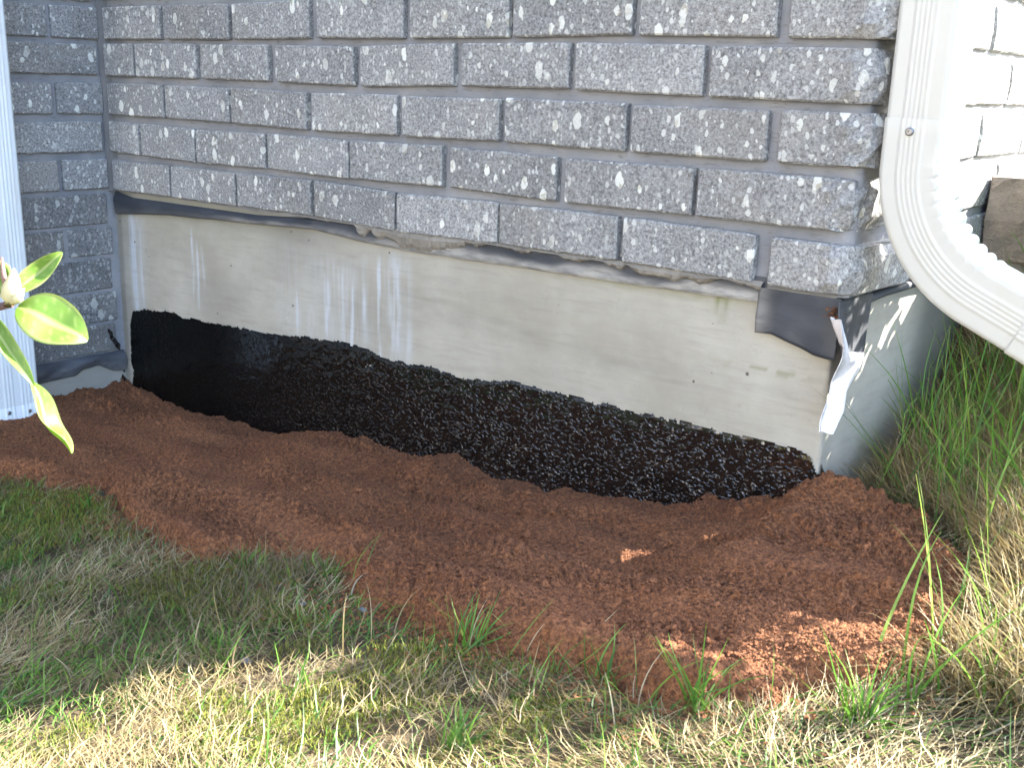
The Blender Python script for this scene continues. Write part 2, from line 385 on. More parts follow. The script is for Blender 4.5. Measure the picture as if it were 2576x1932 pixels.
ROWS = {0: [(0.068, 0.251, -0.001, -0.001), (0.263, 0.45, -0.001, -0.002), (0.461, 0.654, -0.002, -0.0), (0.673, 0.86, -0.0, -0.001), (0.874, 1.057, -0.001, 0.0), (1.065, 1.253, 0.0, 0.002), (1.264, 1.446, 0.002, -0.001), (1.461, 0, -0.002, -0.004)],
1: [(0.063, 0.16, -0.067, -0.067), (0.168, 0.354, -0.067, -0.067), (0.369, 0.551, -0.067, -0.067), (0.57, 0.754, -0.068, -0.07), (0.769, 0.959, -0.07, -0.065), (0.974, 1.16, -0.065, -0.064), (1.17, 1.357, -0.065, -0.068), (1.366, 0, -0.068, -0.071)],
2: [(0.067, 0.25, -0.139, -0.138), (0.257, 0.442, -0.138, -0.138), (0.45, 0.643, -0.138, -0.141), (0.657, 0.846, -0.141, -0.139), (0.858, 1.044, -0.139, -0.137), (1.055, 1.252, -0.137, -0.138), (1.261, 1.446, -0.138, -0.138), (1.461, 0, -0.138, -0.138)],
3: [(0.064, 0.161, -0.208, -0.21), (0.172, 0.338, -0.21, -0.212), (0.344, 0.536, -0.212, -0.209), (0.544, 0.74, -0.209, -0.211), (0.744, 0.939, -0.21, -0.207), (0.955, 1.147, -0.207, -0.21), (1.161, 1.354, -0.21, -0.209), (1.361, 0, -0.209, -0.208)],
4: [(0.067, 0.254, -0.282, -0.28), (0.262, 0.45, -0.28, -0.279), (0.457, 0.649, -0.278, -0.277), (0.659, 0.842, -0.277, -0.282), (0.847, 1.046, -0.282, -0.278), (1.05, 1.248, -0.278, -0.277), (1.257, 1.443, -0.277, -0.28), (1.463, 0, -0.280, -0.283)]}
WALL = empty('brick_wall', (.8, 0, -.28), 'grey stone-flecked brick wall above the pale foundation, running to the outer corner', 'brick wall', 'grey brick walls of the house')
WALL_L = empty('brick_wall', (.055, -.3, -.6), 'short shaded grey brick wall turning forward at the inner corner on the left', 'brick wall', 'grey brick walls of the house')
def reloc(o, root):
    o.location = Vector(o.location)-root.location
XC = 1.553
def corner_plan(x0, ret, proj=0.):
    xc = XC+proj
    pts = line((x0, 0), (xc-.016, 0), max(3, int((xc-x0)/.016)))
    pts += [(xc-.006, .0025), (xc+.004, .009), (xc+.010, .020)]
    pts += [(xc+.012, .020+(ret-.020)*i/5) for i in range(1, 6)]
    return pts
sd = 100
for r in range(-3, 5):
    row = ROWS.get(r)
    if row is None:
        base = ROWS[0] if r % 2 == 0 else ROWS[1]; dz = -.0693*(r-(r % 2))
        row = [(a, b, c+dz, d+dz) for a, b, c, d in base]
    for i, (x0, x1, za, zb) in enumerate(row):
        sd += 1
        if i < len(row)-1:
            rock = None
            reloc(brick(WALL, line((x0, 0), (x1, 0), 12), za, zb, M_brick, sd), WALL)
        else:
            ret = .185 if r % 2 == 0 else .09
            pj = {4: .002, 3: -.006, 2: .006, 1: .004, 0: .012}.get(r, .006)
            L0 = XC-x0
            o = brick(WALL, corner_plan(x0, ret, pj), za, zb, M_brick, sd, rock=lambda q, L0=L0, ret=ret: 1.25 if q*(L0+ret) > L0-.02 else .14, nj=6)
            reloc(o, WALL); o['label'] = 'corner brick with a rough rock face on its end'
    # right-hand return face
    z0 = row[0][2]; y = (.197 if r % 2 == 0 else .101)
    while y < 1.3:
        sd += 1; y1 = y+.193
        reloc(brick(WALL, line((XC+.009, y), (XC+.009, y1), 8), -.0693*r, -.0693*r, M_brick, sd, rock=lambda q: .35, nj=4), WALL)
        y += .2
def joined_bricks(name, root, cells, mat):
    V = []; F = []
    for (a, b, c, d, e, f) in cells:
        v, ff = box_vf(a, b, c, d, e, f); k0 = len(V); V += v; F += [tuple(k0+q for q in x) for x in ff]
    V = np.array(V)-np.array(root.location)
    return mesh_obj(name, V, F, mat, root)
cells = []
for r in range(-38, -3):
    z = -.0693*r; off = .067 if r % 2 == 0 else -.033
    x = off
    while x < XC:
        a, b = max(x, .066), min(x+.188, XC)
        if b-a > .02: cells.append((a, b, 0, .04, z, z+H))
        x += .2
    y = .003+(.0 if r % 2 else .1)
    while y < 4: cells.append((XC-.03, XC+.012, y, y+.188, z, z+H)); y += .2
for r in range(-3, 5):
    y = 1.3+(.197 if r % 2 == 0 else .101)
    while y < 4: cells.append((XC-.03, XC+.012, y, y+.188, -.0693*r, -.0693*r+H)); y += .2
o = joined_bricks('upper_brick_courses', WALL, cells, M_brick); tag(o, kind='stuff')

# left wall (plane x = .055, towards the camera)
LZ = [-.0015, -.066, -.138, -.209, -.2795, -.348, -.408, -.477, -.542, -.604]
for r in range(-3, 10):
    z = LZ[r] if r >= 0 else -.0016-.0675*r
    h = .0565 if r < 5 else .0600
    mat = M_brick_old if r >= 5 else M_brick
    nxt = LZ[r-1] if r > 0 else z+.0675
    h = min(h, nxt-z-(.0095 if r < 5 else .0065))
    joints = [-.002, -.094] if r % 2 == 0 else [-.006]
    ys = [(-.094 if r % 2 == 0 else -.190, -.001-(.007 if r % 2 else 0))]
    y = ys[0][0]-.009
    while y > -1.0: ys.append((y-.188, y)); y -= .197
    for a, b in ys:
        sd += 1
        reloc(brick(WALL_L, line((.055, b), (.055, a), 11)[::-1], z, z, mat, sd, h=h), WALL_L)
cells = []
for r in range(-38, -3):
    z = -.0016-.0675*r; y = -.098 if r % 2 == 0 else -.005
    if r % 2 == 0: cells.append((.015, .055, -.09, -.002, z, z+.0565))
    while y > -3: cells.append((.015, .055, y-.188, y, z, z+.0565)); y -= .197
o = joined_bricks('upper_brick_courses', WALL_L, cells, M_brick); tag(o, kind='stuff')

# mortar sheets (joints), set back behind the brick faces
def path_sheet(name, plan, zs, amp, mat, parent, seed, prof=None, attr=None):
    plan = np.array(plan); t_ = np.gradient(plan, axis=0); t_ /= np.linalg.norm(t_, axis=1)[:, None]
    nrm = np.stack([t_[:, 1], -t_[:, 0]], 1); n = len(plan)
    s = np.concatenate([[0], np.cumsum(np.linalg.norm(np.diff(plan, axis=0), axis=1))])
    S, Z = np.meshgrid(s, zs, indexing='ij')
    D = amp*fbm(S*70, Z*70, 3, seed)+(prof(S, Z) if prof is not None else 0)
    V = np.stack([plan[:, None, 0]+nrm[:, None, 0]*D, plan[:, None, 1]+nrm[:, None, 1]*D, Z], -1).reshape(-1, 3)
    if parent: V = V-np.array(parent.location)
    return mesh_obj(name, V, grid_faces(n-1, len(zs)-1), mat, parent, smooth=True)
zs = np.arange(-.284, .32, .006)
path_sheet('mortar', line((.04, .0115), (XC-.005, .0115), 260)+line((XC+.004, .016), (XC+.0045, 1.6), 160), zs, .0011, M_mortar, WALL, 200)
path_sheet('mortar', line((.04, .010), (XC-.004, .010), 4)+line((XC+.0, .014), (XC+.0, 4), 8), np.array([.30, 1., 2.8]), 0, M_mortar, WALL, 201)
path_sheet('mortar', line((XC+.001, 1.55), (XC+.001, 4), 8), np.array([-.3, 1., 2.8]), 0, M_mortar, WALL, 202)
path_sheet('mortar', line((.0475, -1.2), (.0475, .012), 200), np.arange(-.616, .32, .006), .0009, M_mortar, WALL_L, 203, prof=lambda S_, Z_: .004*sm(-.27, -.31, Z_))
path_sheet('mortar', line((.0470, -3), (.0470, .012), 8), np.array([.30, 1., 2.7]), 0, M_mortar, WALL_L, 205)
path_sheet('mortar', line((.0470, -3), (.0470, -1.15), 8), np.array([-.8, 0, .31]), 0, M_mortar, WALL_L, 206)
# mortar fillet in the inner corner
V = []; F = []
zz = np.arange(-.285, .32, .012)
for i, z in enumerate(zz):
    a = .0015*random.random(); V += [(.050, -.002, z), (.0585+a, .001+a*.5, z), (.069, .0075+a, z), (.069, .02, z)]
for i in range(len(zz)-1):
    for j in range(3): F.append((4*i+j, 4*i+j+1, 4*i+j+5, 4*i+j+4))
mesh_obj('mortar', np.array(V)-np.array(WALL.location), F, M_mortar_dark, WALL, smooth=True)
# crumbly mortar squeezed out under the lowest course
xs = np.arange(.60, 1.46, .004)
dpt = np.clip(.010+.016*fbm(xs*22, xs*0, 4, 300), .002, .026)*sm(.60, .66, xs)*(1-.55*sm(1.2, 1.4, xs))+.001
V = []; F = []
for i, x in enumerate(xs):
    zt = -.277; jx = .0015*(random.random()-.5)
    for v, yo in ((0, .004), (.35, -.001), (.75, 0.0005), (1., .004), (1.02, .012)):
        V.append((x+jx, yo+.0022*(random.random()-.5)+.001, zt-dpt[i]*v-(.002 if v > 0 else 0)))
for i in range(len(xs)-1):
    for j in range(4): F.append((5*i+j, 5*i+j+5, 5*i+j+6, 5*i+j+1)[::-1])
o = mesh_obj('mortar_squeeze', np.array(V)-np.array(WALL.location), F, M_mortar_rough, WALL)

# ------------------------------------------------------------------ foundation
FND = empty('foundation_wall', (.8, .012, -.7), 'pale stained concrete foundation with a black tar band, under the long brick wall', 'foundation', 'concrete foundations')
FND_L = empty('foundation_wall', (.05, -.3, -.7), 'low strip of shaded concrete under the left brick wall behind the downspout', 'foundation', 'concrete foundations')
XF = 1.546
plan = line((.045, .012), (XF-.004, .012), 375)+[(XF-.0012, .0135), (XF, .0165)]+line((XF, .022), (XF, 1.3), 220)
plan = np.array(plan); zs = np.arange(-.90, -.262, .004)
t_ = np.gradient(plan, axis=0); t_ /= np.linalg.norm(t_, axis=1)[:, None]; nrm = np.stack([t_[:, 1], -t_[:, 0]], 1)
s = np.concatenate([[0], np.cumsum(np.linalg.norm(np.diff(plan, axis=0), axis=1))])
S, Z = np.meshgrid(s, zs, indexing='ij'); X = np.repeat(plan[:, :1], len(zs), 1); Yp = np.repeat(plan[:, 1:], len(zs), 1)
D = .0013*fbm(S*4, Z*6, 3, 401)+.0003*fbm(S*50, Z*120, 2, 402)
V = np.stack([X+nrm[:, None, 0]*D, Yp+nrm[:, None, 1]*D, Z], -1).reshape(-1, 3)-np.array(FND.location)
front = (Yp < .02)
def streak(x0, w, za, zb, a, seed):
    xw = x0+.0035*vn(Z*14, Z*0+seed, seed)
    return a*np.exp(-((X-xw)/w)**2)*sm(zb-.02, zb+.03, Z)*(1-sm(za-.03, za+.005, Z))*(.55+.6*vn(X*260, Z*22, seed+1))
W = np.zeros_like(Z)
for a in [(.104, .010, -.31, -.53, 1.3, 1), (.128, .005, -.33, -.53, 1.0, 2), (.118, .022, -.31, -.53, .35, 3), (.30, .004, -.33, -.46, .6, 4), (.318, .003, -.35, -.48, .8, 5), (.332, .003, -.35, -.44, .5, 6),
          (.60, .006, -.40, -.49, .7, 7), (.63, .008, -.42, -.49, .8, 8), (.675, .008, -.36, -.49, .9, 9), (.71, .009, -.35, -.49, .9, 10), (.735, .004, -.34, -.50, 1., 11), (.765, .007, -.32, -.48, .7, 12), (.80, .004, -.32, -.5, .9, 13),
          (.835, .018, -.31, -.49, .5, 14), (.84, .004, -.31, -.48, .8, 15), (.865, .008, -.31, -.49, .55, 16), (.70, .07, -.33, -.5, .25, 17), (.57, .05, -.32, -.5, .12, 18)]:
    W = np.maximum(W, streak(*a))
W = np.clip(W*1.35, 0, .85)*front
moss = np.exp(-((X-1.40)/.010)**2)*sm(-.35, -.30, Z)*(.5+.8*vn(X*150, Z*90, 31))*.8+np.exp(-((X-1.47)/.06)**2)*np.exp(-((Z+.385)/.004)**2)*.5*(vn(X*80, Z*200, 32) > .1)
moss = moss+np.exp(-((Z+.309)/.005)**2)*sm(1.0, 1.3, X)*.35*(.6+.6*vn(X*60, Z*60, 34))+.14*sm(-.40, -.30, Z)*(1-sm(.35, .7, X))*sm(.13, .2, X)
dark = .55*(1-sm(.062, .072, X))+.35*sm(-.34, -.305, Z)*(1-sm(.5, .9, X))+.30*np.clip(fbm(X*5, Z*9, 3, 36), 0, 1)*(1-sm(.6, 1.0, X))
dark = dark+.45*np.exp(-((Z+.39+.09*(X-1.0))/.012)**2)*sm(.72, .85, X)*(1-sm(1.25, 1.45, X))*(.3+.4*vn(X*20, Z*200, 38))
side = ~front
dark = np.where(side, .15*np.clip(fbm(Yp*9, Z*9, 3, 40), 0, 1)+.5*sm(.25, .6, Yp)*0+.75*sm(.25, .33, Yp), dark)  # blotches, plus shade behind the grass painted dark towards the back
moss = np.where(side, .35*sm(-.42, -.52, Z)*np.clip(.5+fbm(Yp*12, Z*12, 3, 39), 0, 1), moss)
stain_shade = np.stack([W, np.clip(moss, 0, .9), np.clip(dark, 0, .85), np.ones_like(W)], -1).reshape(-1, 4)
mesh_obj('concrete', V, grid_faces(len(plan)-1, len(zs)-1), M_conc, FND, smooth=True, attr={'stain_shade': stain_shade})
# left concrete strip
yy = np.arange(-1.2, .016, .006); zs2 = np.arange(-.9, -.60, .006)
Y2, Z2 = np.meshgrid(yy, zs2, indexing='ij')
V = np.stack([.050+.0012*fbm(Y2*6, Z2*6, 3, 405), Y2, Z2], -1).reshape(-1, 3)-np.array(FND_L.location)
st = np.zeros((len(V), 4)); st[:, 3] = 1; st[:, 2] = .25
mesh_obj('concrete', V, grid_faces(len(yy)-1, len(zs2)-1), M_conc, FND_L, smooth=True, attr={'stain_shade': st})

# tar band
TX = [.070, .078, .089, .15, .226, .315, .43, .546, .65, .746, .82, .912, .99, 1.069, 1.194, 1.376, 1.455, 1.516, 1.535, 1.549]
TZ = [-.62, -.545, -.519, -.508, -.503, -.503, -.497, -.493, -.480, -.477, -.488, -.482, -.487, -.475, -.474, -.472, -.472, -.470, -.476, -.500]
def tar_sheet():
    res = .0020
    tx = np.arange(.070, XF, res); tz = np.arange(-.75, -.455, res)
    plan = [(x, .012) for x in tx]+[(XF+.0005, .014)]+[(XF+.0005, .014+res*i) for i in range(1, 16)]
    plan = np.array(plan); n = len(plan)
    SS = np.arange(n)*res+.07
    S, Z = np.meshgrid(SS, tz, indexing='ij')
    top = np.interp(SS, TX, TZ)
    top = top+.0020*fbm(SS*45, SS*0, 3, 500)+.0006*vn(SS*420, SS*0, 505)
    wrap = np.clip((SS-XF)/.045, 0, 1); top = np.where(SS > XF, -.478-.07*wrap**1.2+.004*fbm(SS*90, SS*0, 2, 506), top)
    left = .073+.004*fbm(tz*40, tz*0, 3, 501)[None]
    e = np.minimum(top[:, None]-Z, S-left)
    cov = sm(0, .008, e)
    patt = fbm(S*260-Z*50, Z*300+S*50, 2, 510); big_ = fbm(S*60-Z*30, Z*90, 3, 514)
    wet = .55+.45*sm(.3, .8, S)
    D = .0005+cov*.0006+cov*wet*(.00006*np.maximum(patt, -.4)+.0004*big_)
    # dry brush: holes near the top edge
    holes = (fbm(S*150, Z*330, 3, 520) > .30+e*200) & (e < .009) & (vn(S*9, Z*0, 523) > -.1)
    ok = (e > 0) & ~holes
    n1 = np.zeros((n, 2)); n1[:len(tx), 1] = -1; n1[len(tx):, 0] = 1; n1[len(tx)] = (.7, -.7)
    V = np.stack([plan[:, None, 0]+n1[:, None, 0]*D, plan[:, None, 1]+n1[:, None, 1]*D-.0004, Z], -1).reshape(-1, 3)
    F = grid_faces(n-1, len(tz)-1); F = F[ok.ravel()[F].all(1)]
    V = V-np.array(FND.location)
    used = np.unique(F); rm = -np.ones(len(V), int); rm[used] = np.arange(len(used))
    o = mesh_obj('tar_coating', V[used], rm[F], M_tar, FND, smooth=True)
    o['label'] = 'glossy black tar brushed along the lower foundation'
tar_sheet()
# tar smears at the inner corner
def blob_strip(pts, name, parent, plane_x):
    V = []; F = []
    for i, (y, z, w_) in enumerate(pts):
        V += [(plane_x, y-w_, z+.003*random.random()), (plane_x+.0025, y, z), (plane_x, y+w_, z-.003*random.random())]
    for i in range(len(pts)-1):
        for j in range(2): F.append((3*i+j, 3*i+j+1, 3*i+j+4, 3*i+j+3))
    return mesh_obj(name, np.array(V)-np.array(parent.location), F, M_tar, parent, smooth=True)
blob_strip([(-.024, -.558, .002), (-.021, -.566, .006), (-.019, -.573, .004), (-.016, -.58, .007), (-.012, -.587, .006), (-.008, -.592, .007), (-.006, -.602, .004), (-.006, -.604, .001)], 'tar_smear', FND_L, .0555)
for z0_ in (-.625, -.645, -.668): blob_strip([(.003, z0_+.008, .001), (.004, z0_, .006), (.006, z0_-.01, .001)], 'tar_smear', FND_L, .0515)

# flashing membrane strip
def flashing(name, plan, ztop, zlow, bulge, seed, parent, dustf, wav=.003):
    plan = np.array(plan); n = len(plan)
    t_ = np.gradient(plan, axis=0); t_ /= np.linalg.norm(t_, axis=1)[:, None]; nrm = np.stack([t_[:, 1], -t_[:, 0]], 1)
    s = np.concatenate([[0], np.cumsum(np.linalg.norm(np.diff(plan, axis=0), axis=1))])
    vv = np.linspace(0, 1, 13); V = []; A = []
    lowj = wav*fbm(s*9, s*0, 3, seed)
    for i in range(n):
        for v in vv:
            x, y = plan[i]; zl = zlow(x, y, s[i])+lowj[i]; zt = ztop(x, y, s[i])
            b = bulge(x, y, s[i]); fold = .0012*float(vn(np.array(s[i]*38+v*2.5), np.array(v*3.), seed+5))
            d = b*math.sin(math.pi*min(1, v*1.0)**.8)+fold*math.sin(math.pi*v)+.0035*v
            if v > .97: d -= .002
            V.append((x+nrm[i, 0]*d, y+nrm[i, 1]*d, zt+(zl-zt)*v)); q = dustf(x, y, s[i], v); A.append((q, q, q, 1))
    return mesh_obj(name, np.array(V)-np.array(parent.location), grid_faces(n-1, 12, True), M_memb, parent, smooth=True, attr={'dust': A})
def zt_(x, y, s): return float(np.interp(x, [.06, .12, .50, .64, .70], [-.284, -.293, -.290, -.282, -.272]))
def zl_(x, y, s): return float(np.interp(x, [.06, .10, .24, .466, .649, .749, .88, 1.07, 1.3, 1.456], [-.330, -.326, -.315, -.307, -.299, -.306, -.309, -.308, -.305, -.303]))
def bl_(x, y, s): return float(np.interp(x, [.06, .2, .5, .62, .70, .9, 1.45], [.005, .004, .004, .003, .0015, .001, .001]))
def du_(x, y, s, v):
    a = float(np.interp(x, [.1, .35, .45, .62, .70, .95, 1.45], [.12, .1, .5, .35, .45, .8, .95]))
    return a*float(sm(.45, .85, np.array(v)+.18*vn(np.array(x*22.), np.array(1.), 8)))
fl = flashing('flashing', line((.062, .0085), (1.458, .0085), 280), zt_, zl_, bl_, 600, FND, du_, .0008); fl['label'] = 'wrinkled dark membrane strip under the lowest bricks'
fl = flashing('flashing', line((.0515, -.45), (.0515, .008), 90), lambda x, y, s: -.606, lambda x, y, s: float(np.interp(y, [-.45, -.16, -.10, -.085, -.05, -.02, .01], [-.645, -.644, -.642, -.632, -.628, -.645, -.650])),
              lambda x, y, s: .006+.004*math.sin(y*60), 610, FND_L, lambda x, y, s, v: .25*v, .002); fl['label'] = 'curled dark membrane strip'
# corner flap hanging over the foundation
def flap(name, outline_low, plan, off, seed, dust, label, curl=None, top=-.284):
    """outline_low: z of lower edge as function of path distance"""
    plan = np.array(plan); n = len(plan)
    t_ = np.gradient(plan, axis=0); t_ /= np.linalg.norm(t_, axis=1)[:, None]; nrm = np.stack([t_[:, 1], -t_[:, 0]], 1)
    s = np.concatenate([[0], np.cumsum(np.linalg.norm(np.diff(plan, axis=0), axis=1))])
    V = []; A = []; NV = 14
    for k_ in (0, 1):
        for i in range(n):
            zl = outline_low(s[i])
            for j in range(NV+1):
                v = j/NV; z = top+(zl-top)*v
                d = off+.0015*float(vn(np.array(s[i]*45), np.array(v*3), seed))+(curl(s[i], v) if curl else 0)-.0013*k_
                V.append((plan[i, 0]+nrm[i, 0]*d, plan[i, 1]+nrm[i, 1]*d, z)); q = dust(s[i], v); A.append((q, q, q, 1))
    f0 = grid_faces(n-1, NV).tolist(); m = n*(NV+1); F = [tuple(q) for q in f0]+[tuple(m+c for c in q[::-1]) for q in f0]
    for i in range(n-1): a = i*(NV+1)+NV; b = (i+1)*(NV+1)+NV; F.append((a, b, b+m, a+m))
    for j in range(NV): F.append((j, j+1, j+1+m, j+m)); q0 = (n-1)*(NV+1)+j; F.append((q0+m, q0+m+1, q0+1, q0))
    o = mesh_obj(name, np.array(V)-np.array(FND.location), F, M_memb, FND, smooth=True, attr={'dust': A}); o['label'] = label; return o
flap('membrane_flap', lambda s_: float(np.interp(s_, [0, .02, .05, .075, .1, .112], [-.339, -.3375, -.345, -.353, -.3545, -.352])), line((1.452, .010), (1.556, .010), 36), .0075, 700,
     lambda s_, v: .55*float(np.exp(-(s_/.014)**2))*(.5+.5*v), 'dark membrane flap folded down beside the outer corner', lambda s_, v: .004*v*max(0, s_-.06)/.05)
# right-hand piece of the flap, peeled off the side face
pts = []
def side_low(s_): return float(np.interp(s_, [0, .012, .030, .042, .060, .075, .088, .094], [-.345, -.352, -.362, -.368, -.374, -.376, -.370, -.352]))
flap('membrane_flap', side_low, line((XF, -.018), (XF, .076), 30), .016, 710, lambda s_, v: .08, 'dark membrane flap on the side face of the corner',
     lambda s_, v: .006*v*math.cos(s_*40)+.004*v*v)
# torn, curled tail of membrane at the corner; near-white colour stands for sunlight
t = NT('sunlit_white_membrane'); M_pale = t.P(Base_Color=t.mix(t.ramp(t.noise(t.obj(), 60., 4), .4, .7), c3(.78, .76, .80), c3(.62, .60, .62)), Roughness=.5)
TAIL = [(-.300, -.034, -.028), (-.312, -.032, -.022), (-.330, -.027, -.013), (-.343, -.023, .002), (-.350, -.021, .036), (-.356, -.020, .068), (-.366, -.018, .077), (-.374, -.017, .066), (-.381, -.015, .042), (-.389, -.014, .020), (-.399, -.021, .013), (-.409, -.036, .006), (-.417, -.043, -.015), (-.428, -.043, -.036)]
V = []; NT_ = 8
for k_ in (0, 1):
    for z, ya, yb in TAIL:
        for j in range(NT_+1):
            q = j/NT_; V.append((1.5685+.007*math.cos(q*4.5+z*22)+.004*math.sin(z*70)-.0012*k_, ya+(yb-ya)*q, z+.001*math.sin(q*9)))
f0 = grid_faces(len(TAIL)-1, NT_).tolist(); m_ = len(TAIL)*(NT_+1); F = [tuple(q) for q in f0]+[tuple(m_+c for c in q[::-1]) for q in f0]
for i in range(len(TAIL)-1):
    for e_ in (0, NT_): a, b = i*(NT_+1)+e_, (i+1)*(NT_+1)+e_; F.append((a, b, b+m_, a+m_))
o = mesh_obj('torn_strip', np.array(V)-np.array(FND.location), F, M_pale, FND, smooth=True); o['label'] = 'torn membrane strip coloured white as if sunlit, hanging along the corner edge'
# membrane behind it, tight on the side face, and the roll under the side bricks
V = []; F = []; A = []
N_ = 40
for i in range(N_+1):
    y = .05+i*1.2/N_
    for k_ in range(10):
        a = 2*math.pi*k_/10; rr = .0068+.0006*math.sin(i*1.7)
        V.append((XF+.006+rr*math.cos(a), y, -.296+.003*math.sin(i*.4)+rr*.8*math.sin(a))); A.append((.05, .05, .05, 1))
for i in range(N_):
    for k_ in range(10): F.append((i*10+k_, i*10+(k_+1) % 10, (i+1)*10+(k_+1) % 10, (i+1)*10+k_))
o = mesh_obj('flashing', np.array(V)-np.array(FND.location), F, M_memb, FND, smooth=True, attr={'dust': A}); o['label'] = 'rolled dark membrane under the side bricks'

# clod of soil caught on the corner
P = np.array([(1.5535+.005*rng.standard_normal(), -.006+.004*rng.standard_normal(), -.293-.012*rng.random()) for _ in range(70)])
o = crumbs('soil_clod', P, rng.uniform(.001, .0028, 70), M_soil); tag(o, 'small brown clod of soil caught on the membrane flap at the corner', 'soil clod')

# ------------------------------------------------------------------ downspouts
def rib_section(wa, wb, ribs_face):
    """closed section in (a, b): a across (width wa), b depth (wb). ribs on the b=-wb/2 face and lighter on the others"""
    P = []; r = .006
    def side(p0, p1, nrm, grooves):
        L = math.dist(p0, p1); n = 46
        for i in range(n):
            t = i/n; s_ = t*L
            x = p0[0]+(p1[0]-p0[0])*t; y = p0[1]+(p1[1]-p0[1])*t
            d = 0
            for g_ in grooves:
                q = abs(t-g_)*L
                if q < .0026: d = max(d, .0009*(1-(q/.0026)**2))
            ec = min(s_, L-s_)
            if ec < r: d -= r-math.sqrt(max(0, r*r-(r-ec)**2))
            P.append((x+nrm[0]*d, y+nrm[1]*d))
    a, b = wa/2, wb/2
    side((-a, -b), (a, -b), (0, -1), ribs_face)
    side((a, -b), (a, b), (1, 0), [.25, .4, .6, .75])
    side((a, b), (-a, b), (0, 1), [])
    side((-a, b), (-a, -b), (-1, 0), [.25, .4, .6, .75])
    return np.array(P)
def sweep(name, sec, frames, mat, parent, root, mod=None, cap=False):
    V = []; n = len(sec)
    for i, (o_, A_, B_, sca) in enumerate(frames):
        for (a, b) in sec:
            q = a, b
            if mod: q = mod(i, a, b)
            V.append(np.array(o_)+np.array(A_)*q[0]*sca+np.array(B_)*q[1]*sca)
    F = np.array([(i*n+k_, i*n+(k_+1) % n, (i+1)*n+(k_+1) % n, (i+1)*n+k_) for i in range(len(frames)-1) for k_ in range(n)])
    return mesh_obj(name, np.array(V)-np.array(root.location), F, mat, parent, smooth=True)
def screw(parent, root, p, n, r=.0042):
    n = Vector(n).normalized(); q = n.to_track_quat('Z', 'Y').to_matrix(); V = []; F = []
    for k_, (rr, hh) in enumerate(((r, 0), (r, .0018), (r*.7, .003), (r*.35, .003), (r*.3, .0015))):
        for j in range(12):
            a = 2*math.pi*j/12; V.append(np.array(Vector(p)+q@Vector((rr*math.cos(a), rr*math.sin(a), hh)))-np.array(root.location))
    for k_ in range(4):
        for j in range(12): F.append((k_*12+j, k_*12+(j+1) % 12, (k_+1)*12+(j+1) % 12, (k_+1)*12+j))
    F.append(tuple(range(48, 60)))
    return mesh_obj('screw', V, F, M_screw, parent, smooth=False)

DS = empty('downspout', (1.61, .045, -.5), 'white ribbed downspout with a kicked-out elbow beside the outer corner on the right', 'downspout', 'white downspouts')
WA, WB = .062, .066; CX, CY = 1.6100, .040
sec = rib_section(WA, WB, [.34, .42, .50, .58, .66])
fr = [((CX, CY, z), (1, 0, 0), (0, 1, 0), 1.0) for z in (2.75, 1.5, .6, .2, -.0865)]
sweep('pipe', sec, fr, M_gutter, DS, DS)
Rb = .145; fr = []; NA = 110; TH = math.radians(66)
fr += [((CX, CY, -.083), (1, 0, 0), (0, 1, 0), 1.035), ((CX, CY, -.0845), (1, 0, 0), (0, 1, 0), 1.045), ((CX, CY, -.10), (1, 0, 0), (0, 1, 0), 1.04)]
npre = len(fr)
for i in range(NA+1):
    ph = TH*i/NA; c_, s_ = math.cos(ph), math.sin(ph)
    o_ = (CX+Rb-Rb*c_, CY, -.13-Rb*s_); A_ = (c_, 0, s_)   # towards the bend centre
    fr.append((o_, A_, (0, 1, 0), 1.04))
o_end = fr[-1][0]; dirv = (math.sin(TH), 0, -math.cos(TH)); A_end = fr[-1][1]
for L_ in (.01, .060): fr.append((tuple(o_end[k_]+dirv[k_]*L_ for k_ in range(3)), A_end, (0, 1, 0), 1.04))
def pleat(i, a, b):
    k_ = i-npre
    if 0 <= k_ <= NA and a > 0:
        ph = k_/NA*10; f = abs(math.sin(math.pi*ph))**.6
        wgt = min(1, a/(WA/2))**4
        return a+(.0042*f-.0030)*wgt*min(1, k_/8, (NA-k_)/8), b*(1+.025*(f-.5)*wgt)
    return a, b
sweep('elbow', sec, fr, M_gutter, DS, DS, mod=pleat)
fr = [(tuple(o_end[k_]+dirv[k_]*L_ for k_ in range(3)), A_end, (0, 1, 0), 1.085) for L_ in (.055, .057, .12, .20)]
fr = [((fr[0][0]), fr[0][1], fr[0][2], 1.04)]+fr
sweep('extension', sec, fr, M_gutter, DS, DS)
screw(DS, DS, (CX-.002, CY-WB/2*1.04-.0006, -.0965), (0, -1, 0), .0045)
pe = np.array(o_end)+np.array(dirv)*.075+np.array(A_end)*.016
screw(DS, DS, tuple(pe+np.array((.0, -WB/2*1.085-.0006, .0))), (0, -1, 0))

DL = empty('downspout', (.10, -.255, -.70), 'bluish white ribbed downspout at the left edge standing in the soil', 'downspout', 'white downspouts')
secL = rib_section(.082, .060, [.22, .30, .38, .60, .68, .76, .84])
fr = [((.100, -.256, z), (0, 1, 0), (-1, 0, 0), 1.0) for z in (2.7, 1., .3, -.1, -.3, -.66)]
sweep('pipe', secL, fr, M_gutter_l, DL, DL)
fr = [((.100, -.256, z), (0, 1, 0), (-1, 0, 0), q) for z, q in ((-.655, 1.0), (-.656, 1.03), (-.70, 1.05), (-.715, 1.08), (-.722, 1.35), (-.728, 1.5), (-.75, 1.4))]
o = sweep('outlet_sleeve', secL, fr, M_gutter_l, DL, DL)
screw(DL, DL, (.1312, -.238, -.668), (1, 0, 0), .0035); screw(DL, DL, (.1312, -.276, -.664), (1, 0, 0), .0035)

